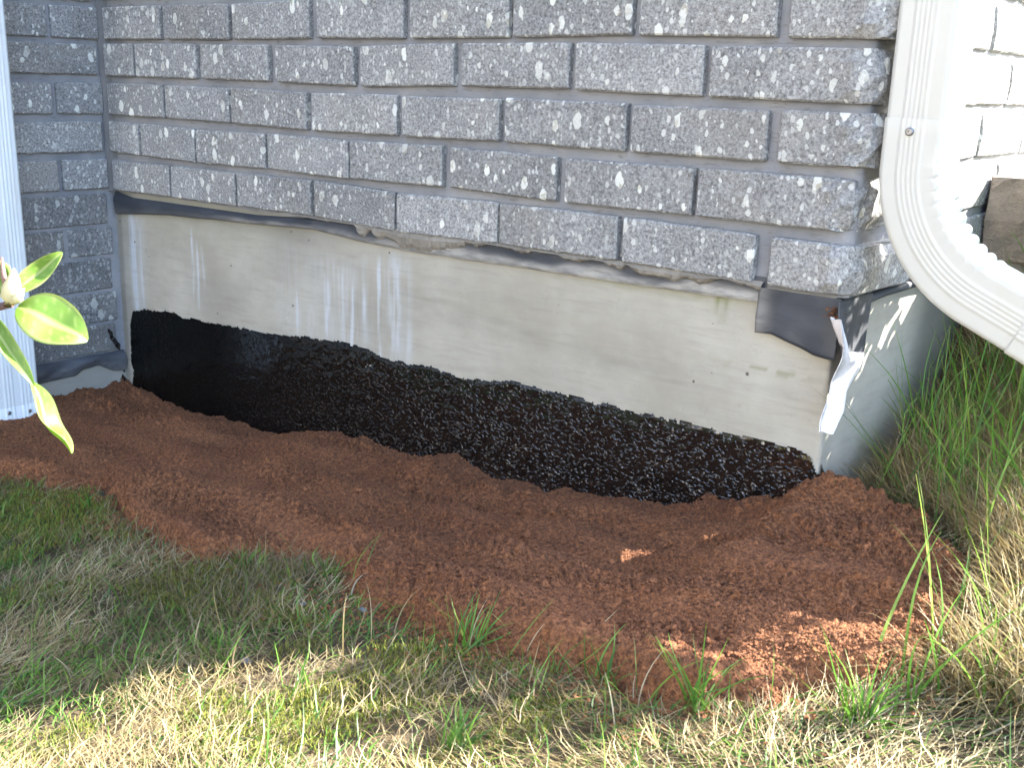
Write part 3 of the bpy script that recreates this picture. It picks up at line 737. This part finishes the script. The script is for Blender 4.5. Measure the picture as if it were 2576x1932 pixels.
# ------------------------------------------------------------------ stone step and bank on the right
ST = empty('stone_step', (1.75, .5, -.3), 'brown rock-faced stone block of a step, shaded, against the side wall at far right', 'stone step')
for i, (xa, xb) in enumerate(((XC+.014, 1.80), (1.81, 2.05))):
    o = brick(ST, line((xa, .455), (xb, .455), 14), -.285, -.285, M_stone_brown, 900+i, rock=lambda q: 1., nj=8, h=.118); reloc(o, ST); o.name = 'stone_block'
V, F = box_vf(XC+.014, 2.05, .460, 1.4, -.40, -.175)
mesh_obj('step_core', np.array(V)-np.array(ST.location), F, M_mortar_rough, ST)

# ------------------------------------------------------------------ grass
def in_view(x, y, z, mx=.16):
    d = np.stack([x-2.035, y+1.1738, z+.0594], -1)
    cx_, cy_, cz_ = d@np.array(r_), d@np.array(u_), d@np.array(f_)
    return (cz_ > .15) & (np.abs(cx_/cz_) < .468+mx) & (np.abs(cy_/cz_) < .352+mx)
def blades(name, P, L, az, lean, curl, width, col, mat, nseg=4, droop=0.):
    """P root, L length, az heading, lean initial tilt from vertical, curl extra tilt along the blade"""
    n = len(P); V = np.zeros((n, nseg+1, 2, 3)); pos = P.copy()
    wob = rng.standard_normal(n)*.45
    C = np.zeros((n, nseg+1, 2, 4))
    for i in range(nseg+1):
        t = i/nseg
        th = lean+curl*t; a = az+wob*t*2
        d = np.stack([np.sin(th)*np.cos(a), np.sin(th)*np.sin(a), np.cos(th)], -1)
        sdv = np.stack([-np.sin(a+.6), np.cos(a+.6), .25*np.ones(n)], -1)
        w_ = width*(1-t**2.2*.92)*.5
        V[:, i, 0] = pos-sdv*w_[:, None]; V[:, i, 1] = pos+sdv*w_[:, None]
        C[:, i, :, :3] = col[:, None]*(1.0+.25*(t-.3)); C[:, i, :, 3] = 1
        pos = pos+d*(L/nseg)[:, None]
        g_ = gz(pos[:, 0], pos[:, 1])+.002; pos[:, 2] = np.maximum(pos[:, 2], np.minimum(g_, pos[:, 2]+.02))
    F = np.array([(2*i, 2*i+1, 2*i+3, 2*i+2) for i in range(nseg)])
    F = (F[None]+(2*(nseg+1))*np.arange(n)[:, None, None]).reshape(-1, 4)
    return mesh_obj(name, V.reshape(-1, 3), F, mat, smooth=True, attr={'tint': C.reshape(-1, 4)})
def lawn_pts(N, x0, x1, y0, y1, dmin=.0, soft=.02):
    x = rng.uniform(x0, x1, N); y = rng.uniform(y0, y1, N); z = gz(x, y)
    d = seg_dist(x+.009*fbm(x*22, y*22, 3, 90), y+.011*fbm(x*20, y*20, 3, 60), EDGE)
    k = (d < dmin+soft*rng.standard_normal(N)*.8) & in_view(x, y, z)
    k &= ~((x < XC+.02) & (y > -.0))
    return x[k], y[k], z[k], d[k]
def pick(cols, n, w_=None):
    c = np.array(cols)[rng.choice(len(cols), n, p=w_)]
    return c*(1+.35*(rng.random((n, 1))-.5))
DRY = [(.27, .21, .10), (.34, .28, .16), (.22, .17, .08), (.15, .11, .055), (.38, .33, .22)]
GRN = [(.085, .19, .03), (.11, .24, .035), (.06, .14, .03), (.16, .27, .045)]
# thatch: lying straw
x, y, z, d = lawn_pts(300000, -.1, 2.5, -1.15, .75, -.004, .012)
n = len(x); right = sm(1.55, 1.75, x)*sm(-.35, -.1, y)
flow = 2.6+1.9*vn(x*5, y*5, 801)+rng.standard_normal(n)*.85
clump = fbm(x*9, y*9, 3, 802)
k = rng.random(n) < .62+.55*clump; x, y, z, right, flow, clump = x[k], y[k], z[k], right[k], flow[k], clump[k]; n = len(x)
L = rng.uniform(.018, .05, n)*(1+.9*right)
lean = np.clip(rng.normal(1.45, .16, n)-.40*right, .3, 1.62)
tone = (1+.45*vn(x*9, y*9, 803))[:, None]
blades('dry_grass', np.stack([x, y, z-.002+rng.random(n)*.010*(1+clump*.5)], -1), L, flow, lean, rng.uniform(-.35, .35, n), rng.uniform(.0005, .0011, n), pick(DRY, n, [.25, .2, .25, .2, .1])*tone, M_dry, 3)
tag(bpy.data.objects['dry_grass'], 'matted dry straw-coloured grass covering the lawn', 'dry grass', kind='stuff')
# green blades in the lawn
x, y, z, d = lawn_pts(120000, -.1, 2.5, -1.15, .75, -.002, .02)
dn = fbm(x*7, y*7, 3, 811)+.35*sm(.9, .3, x)*sm(-.7, -.4, y); k = rng.random(len(x)) < np.clip(.52+.6*dn, .10, 1.); x, y, z = x[k], y[k], z[k]; n = len(x)
blades('green_grass', np.stack([x, y, z-.003], -1), rng.uniform(.012, .034, n), rng.uniform(0, 6.28, n), np.abs(rng.normal(1.0, .35, n)), rng.uniform(0, .9, n), rng.uniform(.0010, .0021, n), pick(GRN, n), M_green, 4)
tag(bpy.data.objects['green_grass'], 'short green blades growing through the dry lawn', 'grass', kind='stuff')
# moss
x, y, z, d = lawn_pts(420000, -.1, 2.4, -1.15, .0, -.012, .01)
mm = fbm(x*6+3, y*6, 3, 821); k = mm > .02+.35*rng.random(len(x)); x, y, z = x[k], y[k], z[k]; n = len(x)
blades('moss', np.stack([x, y, z-.002+.006*rng.random(n)], -1), rng.uniform(.004, .010, n), rng.uniform(0, 6.28, n), rng.uniform(.1, 1., n), rng.uniform(0, .6, n), rng.uniform(.0008, .0016, n), pick([(.17, .19, .03), (.24, .25, .045), (.12, .15, .03)], n), M_moss, 2)
tag(bpy.data.objects['moss'], 'yellow-green moss patches between the blades', 'moss', kind='stuff')
# long dry grass on the right bank
x, y, z, d = lawn_pts(110000, 1.50, 2.6, -.42, .75, .012, .02)
k = (x > 1.56) & (y > -.34) & (d < -.015) & (rng.random(len(x)) < sm(1.58, 1.72, x+.22*sm(-.02, .10, y))*(.85)); x, y, z = x[k], y[k], z[k]; n = len(x)
az = rng.normal(3.7, 1.0, n); L = rng.uniform(.045, .11, n)
blades('long_dry_grass', np.stack([x, y, z], -1), L, az, np.abs(rng.normal(.55, .3, n)), rng.uniform(.4, 1.7, n), rng.uniform(.0008, .0017, n), pick(DRY, n, [.3, .25, .15, .1, .2])*1.15, M_dry, 6)
tag(bpy.data.objects['long_dry_grass'], 'long arching dry grass beside the foundation corner', 'dry grass', kind='stuff')
# tall green blades on the right bank
x, y, z, d = lawn_pts(9000, 1.57, 2.5, -.40, .60, .012, .03)
k = rng.random(len(x)) < .34-.28*sm(-.15, -.3, y)+.3*fbm(x*10, y*10, 2, 833); x, y, z = x[k], y[k], z[k]; n = len(x)
blades('tall_green_grass', np.stack([x, y, z], -1), rng.uniform(.07, .19, n)+.05*sm(-.2, .0, y)*rng.random(n), rng.uniform(0, 6.28, n), np.abs(rng.normal(.28, .17, n)), rng.uniform(.05, 1.1, n), rng.uniform(.0014, .0028, n), pick(GRN+[(.20, .30, .06)], n)*1.15, M_green, 7)
tag(bpy.data.objects['tall_green_grass'], 'tall thin green blades rising beside the corner and the elbow', 'grass', kind='stuff')

# loose longer blades scattered along the front edge of the soil and in the sunlit lawn
x, y, z, d = lawn_pts(16000, .6, 2.0, -1.0, -.2, .004, .03)
k = rng.random(len(x)) < np.where(d > -.07, .16, .045)*sm(.9, 1.3, x+.25*sm(-.5, -.7, y)); x, y, z = x[k], y[k], z[k]; n = len(x)
blades('loose_grass', np.stack([x, y, z], -1), rng.uniform(.025, .075, n), rng.uniform(0, 6.28, n), np.abs(rng.normal(.55, .35, n)), rng.uniform(-.2, 1.3, n), rng.uniform(.0009, .0020, n), np.where(rng.random((n, 1)) < .65, pick(GRN, n), pick(DRY, n)*1.15), M_green, 6)
tag(bpy.data.objects['loose_grass'], 'longer loose blades leaning over the front edge of the soil', 'grass', kind='stuff')

# individual tufts of taller green grass along the front edge of the soil
def tuft(x, y, nb, hgt, label, spread=.012, name='grass_tuft', lean=.3, cols=GRN):
    z = float(gz(np.array(x), np.array(y)))
    P = np.stack([rng.normal(0, spread, nb), rng.normal(0, spread, nb), np.zeros(nb)], -1)+np.array((x, y, z))
    o = blades(name, P, rng.uniform(.5, 1.05, nb)*hgt, rng.uniform(0, 6.28, nb), np.abs(rng.normal(lean, .32, nb)), rng.uniform(-.1, 1.3, nb), rng.uniform(.0014, .0024, nb), pick(cols, nb), M_green, 6)
    v = np.array([q.co[:] for q in o.data.vertices])-np.array((x, y, z)); o.data.vertices.foreach_set('co', v.astype(np.float32).ravel()); o.location = (x, y, z)
    return tag(o, label, 'grass tuft', 'taller green tufts along the front of the soil')
TUFTS = [(1.405, -.455, 26, .065, 'bright green tuft at the middle of the soil edge'),
 (1.56, -.445, 14, .06, 'loose green tuft right of the middle tuft by the soil edge'),
 (1.66, -.455, 22, .085, 'tall green tuft standing against the lower soil edge'),
 (1.775, -.41, 40, .08, 'broad bright tuft at the lower right corner of the soil'),
 (1.84, -.33, 20, .08, 'sparse green tuft right of the soil heap'),
 (1.145, -.405, 16, .04, 'low dark green tuft in the notch of the soil edge'),
 (1.215, -.60, 12, .05, 'small sunlit tuft low on the left lawn'),
 (1.02, -.42, 14, .04, 'low tuft at the shaded left soil edge'),
 (.64, -.42, 18, .045, 'green tuft at the upper left end of the lawn'),
 (1.33, -.60, 10, .05, 'two-bladed sunlit tuft low in the lawn'),
 (1.885, -.18, 36, .13, 'tall fresh green clump at right beside the soil heap'),
 (1.73, .07, 30, .15, 'tall green clump under the downspout elbow'),
 (1.52, -.60, 30, .05, 'dense sunlit tuft at the bottom centre of the lawn')]
for a in TUFTS: tuft(*a, spread=.007)

# a few small grey pebbles in the lawn
for (px, py, ps, lb) in [(1.258, -.455, .0055, 'small grey pebble in the shaded lawn nearest the soil edge'), (1.188, -.478, .0045, 'small pale pebble on the shaded lawn left of its neighbour'), (1.251, -.60, .006, 'small grey pebble in the sunlit grass at the bottom left')]:
    me_v = ico_v*ps*(1+.25*(rng.random((11, 3))-.5)); pm = NT('pebble_grey'); pm.P(Base_Color=c3(.11, .11, .11), Roughness=.8)
    o = mesh_obj('pebble', me_v, ico_f, pm.m, None, (px, py, float(gz(np.array(px), np.array(py)))+.005), smooth=True); o.scale = (1.2, .9, .6); tag(o, lb, 'pebble', 'pebbles in the lawn')

# ------------------------------------------------------------------ rhododendron branch at the left, close to the camera
def leaf_mat():
    t = NT('fresh_leaf'); p = t.obj(); at = t.n('VertexColor', layer_name='vein'); s = t.n('SeparateColor', {0: at.outputs[0]})
    n = t.noise(p, 60., 3, .5)
    c = t.mix(t.ramp(n, .35, .65), c3(.13, .24, .035), c3(.19, .32, .05)); c = t.mix(s.outputs[0], c, c3(.40, .46, .16))
    tr = t.n('BsdfTranslucent', {'Color': t.mix(1., c, c3(1.15, 1.2, .6), 'MULTIPLY')})
    t.P(Base_Color=c, Roughness=.38, Normal=t.bump(n, .2, .001), Specular_IOR_Level=.5)
    mx = t.n('MixShader', {0: .45}); t.t.links.new(t.b.outputs[0], mx.inputs[1]); t.t.links.new(tr.outputs[0], mx.inputs[2]); t.t.links.new(mx.outputs[0], t.out.inputs[0])
    return t.m
M_leaf = leaf_mat()
t = NT('woody_stem'); M_stem = t.P(Base_Color=c3(.20, .11, .09), Roughness=.7)
t = NT('pale_bud'); M_bud = t.P(Base_Color=c3(.45, .40, .22), Roughness=.5)
BR = empty('shrub_branch', (1.205, -.772, -.236), 'sunlit rhododendron shoot with broad green leaves at the left edge, in front of the downspout', 'shrub branch')
B0 = np.array(BR.location)
Rv, Uv, Fv = np.array(r_), np.array(u_), np.array(f_)
def leaf(base, tip, width, up, fold=.25, droop=.0, twist=0., prof=.9, nu=22, nv=10, tipw=0.):
    base = np.array(base); tip = np.array(tip); ax = tip-base; L = np.linalg.norm(ax); ax /= L
    up = np.array(up)-ax*np.dot(up, ax); up /= np.linalg.norm(up); sd_ = np.cross(ax, up)
    V = []; A = []
    for sgn in (0, 1):
        for i in range(nu+1):
            t_ = i/nu; w_ = width*(math.sin(math.pi*min(1, t_**prof*.97+.02))**.7+tipw*t_)
            tw = twist*t_; s2 = sd_*math.cos(tw)+up*math.sin(tw); u2 = up*math.cos(tw)-sd_*math.sin(tw)
            c = base+ax*L*t_+u2*droop*L*math.sin(math.pi*t_)+u2*.03*L*math.sin(t_*9)
            for j in range(nv+1):
                q = j/nv*2-1
                V.append(c+s2*w_*q*.5+u2*(abs(q)*fold*w_*.5-.0006*sgn)); g_ = max(math.exp(-(q/.07)**2), .35*(1 if abs((t_*9+abs(q)*1.5) % 1-.5) < .06 else 0), 1 if abs(q) > .97 else 0); A.append((g_, g_, g_, 1))
    f0 = grid_faces(nu, nv).tolist(); m = (nu+1)*(nv+1)
    F = f0+[[m+c for c in q[::-1]] for q in f0]
    for i in range(nu):
        for e in (0, nv): a, b = i*(nv+1)+e, (i+1)*(nv+1)+e; F.append([a, b, b+m, a+m])
    return mesh_obj('leaf', np.array(V)-B0, F, M_leaf, BR, smooth=True, attr={'vein': A})
def sp(dx, dy, dd=0.):
    """offset from the bud in metres: right, up and away, in the shoot's own plane"""
    return B0+Rv*dx+Uv*dy+Fv*dd
px = .85/2362
leaf(sp(12*px, -8*px), sp(153*px, -80*px, .01), .042, -Fv*.8+Uv*.5, fold=.22, droop=.06, prof=.85)
leaf(sp(0, 20*px), sp(92*px, 116*px, .015), .017, -Fv+Rv*.3, fold=.5, droop=-.04, prof=.9)
leaf(sp(-50*px, -20*px, -.01), sp(60*px, -180*px, -.01), .014, -Fv+Rv*.8, fold=.7, droop=.03, prof=.8)
leaf(sp(56*px, -172*px, -.01), sp(150*px, -322*px, -.02), .023, -Fv*.6+Rv*.9, fold=.5, droop=-.07, twist=.8, prof=1.1)
leaf(sp(-15*px, -15*px, -.01), sp(-130*px, -60*px, -.03), .035, -Fv*.8+Uv*.5, fold=.2, droop=.06)
leaf(sp(-15*px, 25*px), sp(-110*px, 90*px, .02), .035, -Fv*.8+Uv*.5, fold=.2)
leaf(sp(-27*px, -420*px, -.02), sp(-60*px, -520*px, -.05), .03, -Fv, fold=.2)
def tube(name, pts, rad, mat, parent, nk=10):
    pts = [np.array(p) for p in pts]; V = []; F = []
    for i, p in enumerate(pts):
        d_ = pts[min(i+1, len(pts)-1)]-pts[max(i-1, 0)]; d_ /= np.linalg.norm(d_); a = np.cross(d_, (.3, .2, 1)); a /= np.linalg.norm(a); b = np.cross(d_, a)
        for k_ in range(nk): V.append(p+(a*math.cos(6.2832*k_/nk)+b*math.sin(6.2832*k_/nk))*rad[i]-B0)
    for i in range(len(pts)-1):
        for k_ in range(nk): F.append((i*nk+k_, i*nk+(k_+1) % nk, (i+1)*nk+(k_+1) % nk, (i+1)*nk+k_))
    F.append(tuple(range(nk))[::-1]); F.append(tuple((len(pts)-1)*nk+k_ for k_ in range(nk)))
    return mesh_obj(name, V, F, mat, parent, smooth=True)
tube('stem', [sp(-.30, -.20, -.05), sp(-.15, -.06, -.02), sp(-.03, -.008), sp(0, .0)], [.005, .004, .003, .003], M_stem, BR)
tube('stem', [sp(-8*px, 20*px), sp(-18*px, 60*px), sp(-22*px, 100*px)], [.0025, .0022, .001], M_stem, BR)
tube('bud', [sp(-4*px, -6*px, -.004), sp(4*px, 8*px, -.006), sp(8*px, 30*px, -.006), sp(9*px, 52*px, -.004), sp(7*px, 76*px, -.002)], [.003, .0072, .0078, .005, .0006], M_bud, BR)
tube('bud', [sp(10*px, -2*px, -.008), sp(24*px, 10*px, -.009), sp(36*px, 32*px, -.007)], [.002, .0045, .0006], M_bud, BR)
# the shoot's off-frame stem reaches the ground
tube('stem', [sp(-.30, -.20, -.05), sp(-.36, -.34, -.04), sp(-.38, -.55, -.03)], [.005, .006, .008], M_stem, BR)

# unseen low shrubs right of the elbow, added to cast dappled shade
def shrub(loc, blobs, stems, label, seed, sun_gap=None):
    global B0
    SH = empty('shade_shrub', loc, label, 'shrub', 'unseen low shrubs added for shade'); S0 = np.array(SH.location); V = []; F = []; A = []
    rs = np.random.default_rng(seed); sd0 = np.array(sun_dir)
    for c_, rad, n_l in blobs:
        for i in range(n_l):
            u = rs.normal(size=3); u /= np.linalg.norm(u); q = np.array(c_)+u*np.array(rad)*rs.random()**.4
            if sun_gap is not None:  # leaves left out along the sun ray so light reaches the torn strip
                dv = q-np.array(sun_gap); dist = np.linalg.norm(dv-sd0*np.dot(dv, sd0))
                if dist < .046: continue
            ax = rs.normal(size=3)+u; ax /= np.linalg.norm(ax); sd2 = np.cross(ax, rs.normal(size=3)); sd2 /= np.linalg.norm(sd2); L_ = rs.uniform(.025, .045); w_ = L_*.22
            b = len(V); V += [q, q+ax*L_*.35+sd2*w_, q+ax*L_*.7+sd2*w_*.8, q+ax*L_, q+ax*L_*.7-sd2*w_*.8, q+ax*L_*.35-sd2*w_]; F.append(tuple(range(b, b+6))); A += [(.0, 0, 0, 1)]*6
    o = mesh_obj('foliage', np.array(V)-S0, F, M_leaf, SH, smooth=False, attr={'vein': A}); o['kind'] = 'stuff'
    B0 = S0
    for dx, dy, dz in stems:
        tube('stem', [S0+np.array((0, 0, -.06)), S0+np.array((dx*.4, dy*.4, dz*.5)), S0+np.array((dx, dy, dz))], [.006, .005, .002], M_stem, SH, 6)
shrub((1.80, .40, -.32), [((1.82, .40, -.16), (.14, .10, .16), 1000), ((1.79, .39, .0), (.09, .08, .07), 380)], [(-.06, .02, .22), (.05, -.03, .24), (.0, .04, .27), (.08, .03, .18)], 'unseen dense low shrub beside the stone step, added to shade the corner', 77, sun_gap=(1.566, .012, -.378))
shrub((2.04, .42, -.30), [((2.07, .41, .13), (.15, .08, .08), 300), ((1.93, .41, -.06), (.10, .09, .14), 420), ((1.99, .41, .07), (.09, .08, .09), 230)], [(-.10, .0, .3), (.08, -.02, .34), (.0, .03, .40), (-.04, -.04, .22)], 'unseen sparse taller shrub right of the dense one, added to dapple the soil with shade', 78)

# ------------------------------------------------------------------ unseen house behind the camera, added for bounce light and tar reflections
NH = empty('bounce_light_house', (-3, -10.5, -.7), 'unseen pale clapboard house added behind the camera to bounce light', 'house')
t = NT('cream_siding'); M_side = t.P(Base_Color=c3(.72, .69, .62), Roughness=.7)
t = NT('dark_roof_shingle'); M_roof = t.P(Base_Color=c3(.08, .07, .065), Roughness=.9)
t = NT('window_glass'); M_glass = t.P(Base_Color=c3(.03, .04, .05), Roughness=.08)
N0 = np.array(NH.location)
V, F = box_vf(-11, 5, -17, -10.5, -1.0, 4.6)
mesh_obj('wall', np.array(V)-N0, F, M_side, NH)
V = []; F = []
for i in range(34):
    v, ff = box_vf(-11.02, 5.02, -10.5, -10.47, -.9+i*.16, -.9+i*.16+.15); k0 = len(V); V += v; F += [tuple(k0+q for q in x) for x in ff]
o = mesh_obj('siding_boards', np.array(V)-N0, F, M_side, NH); o['kind'] = 'stuff'
mesh_obj('roof', np.array([(-11.4, -10.0, 4.5), (5.4, -10.0, 4.5), (-11.4, -13.75, 6.8), (5.4, -13.75, 6.8), (-11.4, -17.4, 4.5), (5.4, -17.4, 4.5)])-N0, [(0, 1, 3, 2), (2, 3, 5, 4), (0, 2, 4), (1, 5, 3), (0, 4, 5, 1)], M_roof, NH)
for wx in (-8.5, -4.6, 2.2):
    V, F = box_vf(wx-.75, wx+.75, -10.47, -10.41, .6, 2.0); wf = mesh_obj('window', np.array(V)-N0, F, M_gutter, NH)
    V, F = box_vf(wx-.65, wx+.65, -10.42, -10.405, .7, 1.9); mesh_obj('pane', np.array(V)-N0, F, M_glass, wf)
V, F = box_vf(-1.5, -.5, -10.47, -10.42, -.6, 1.6); mesh_obj('door', np.array(V)-N0, F, M_roof, NH)
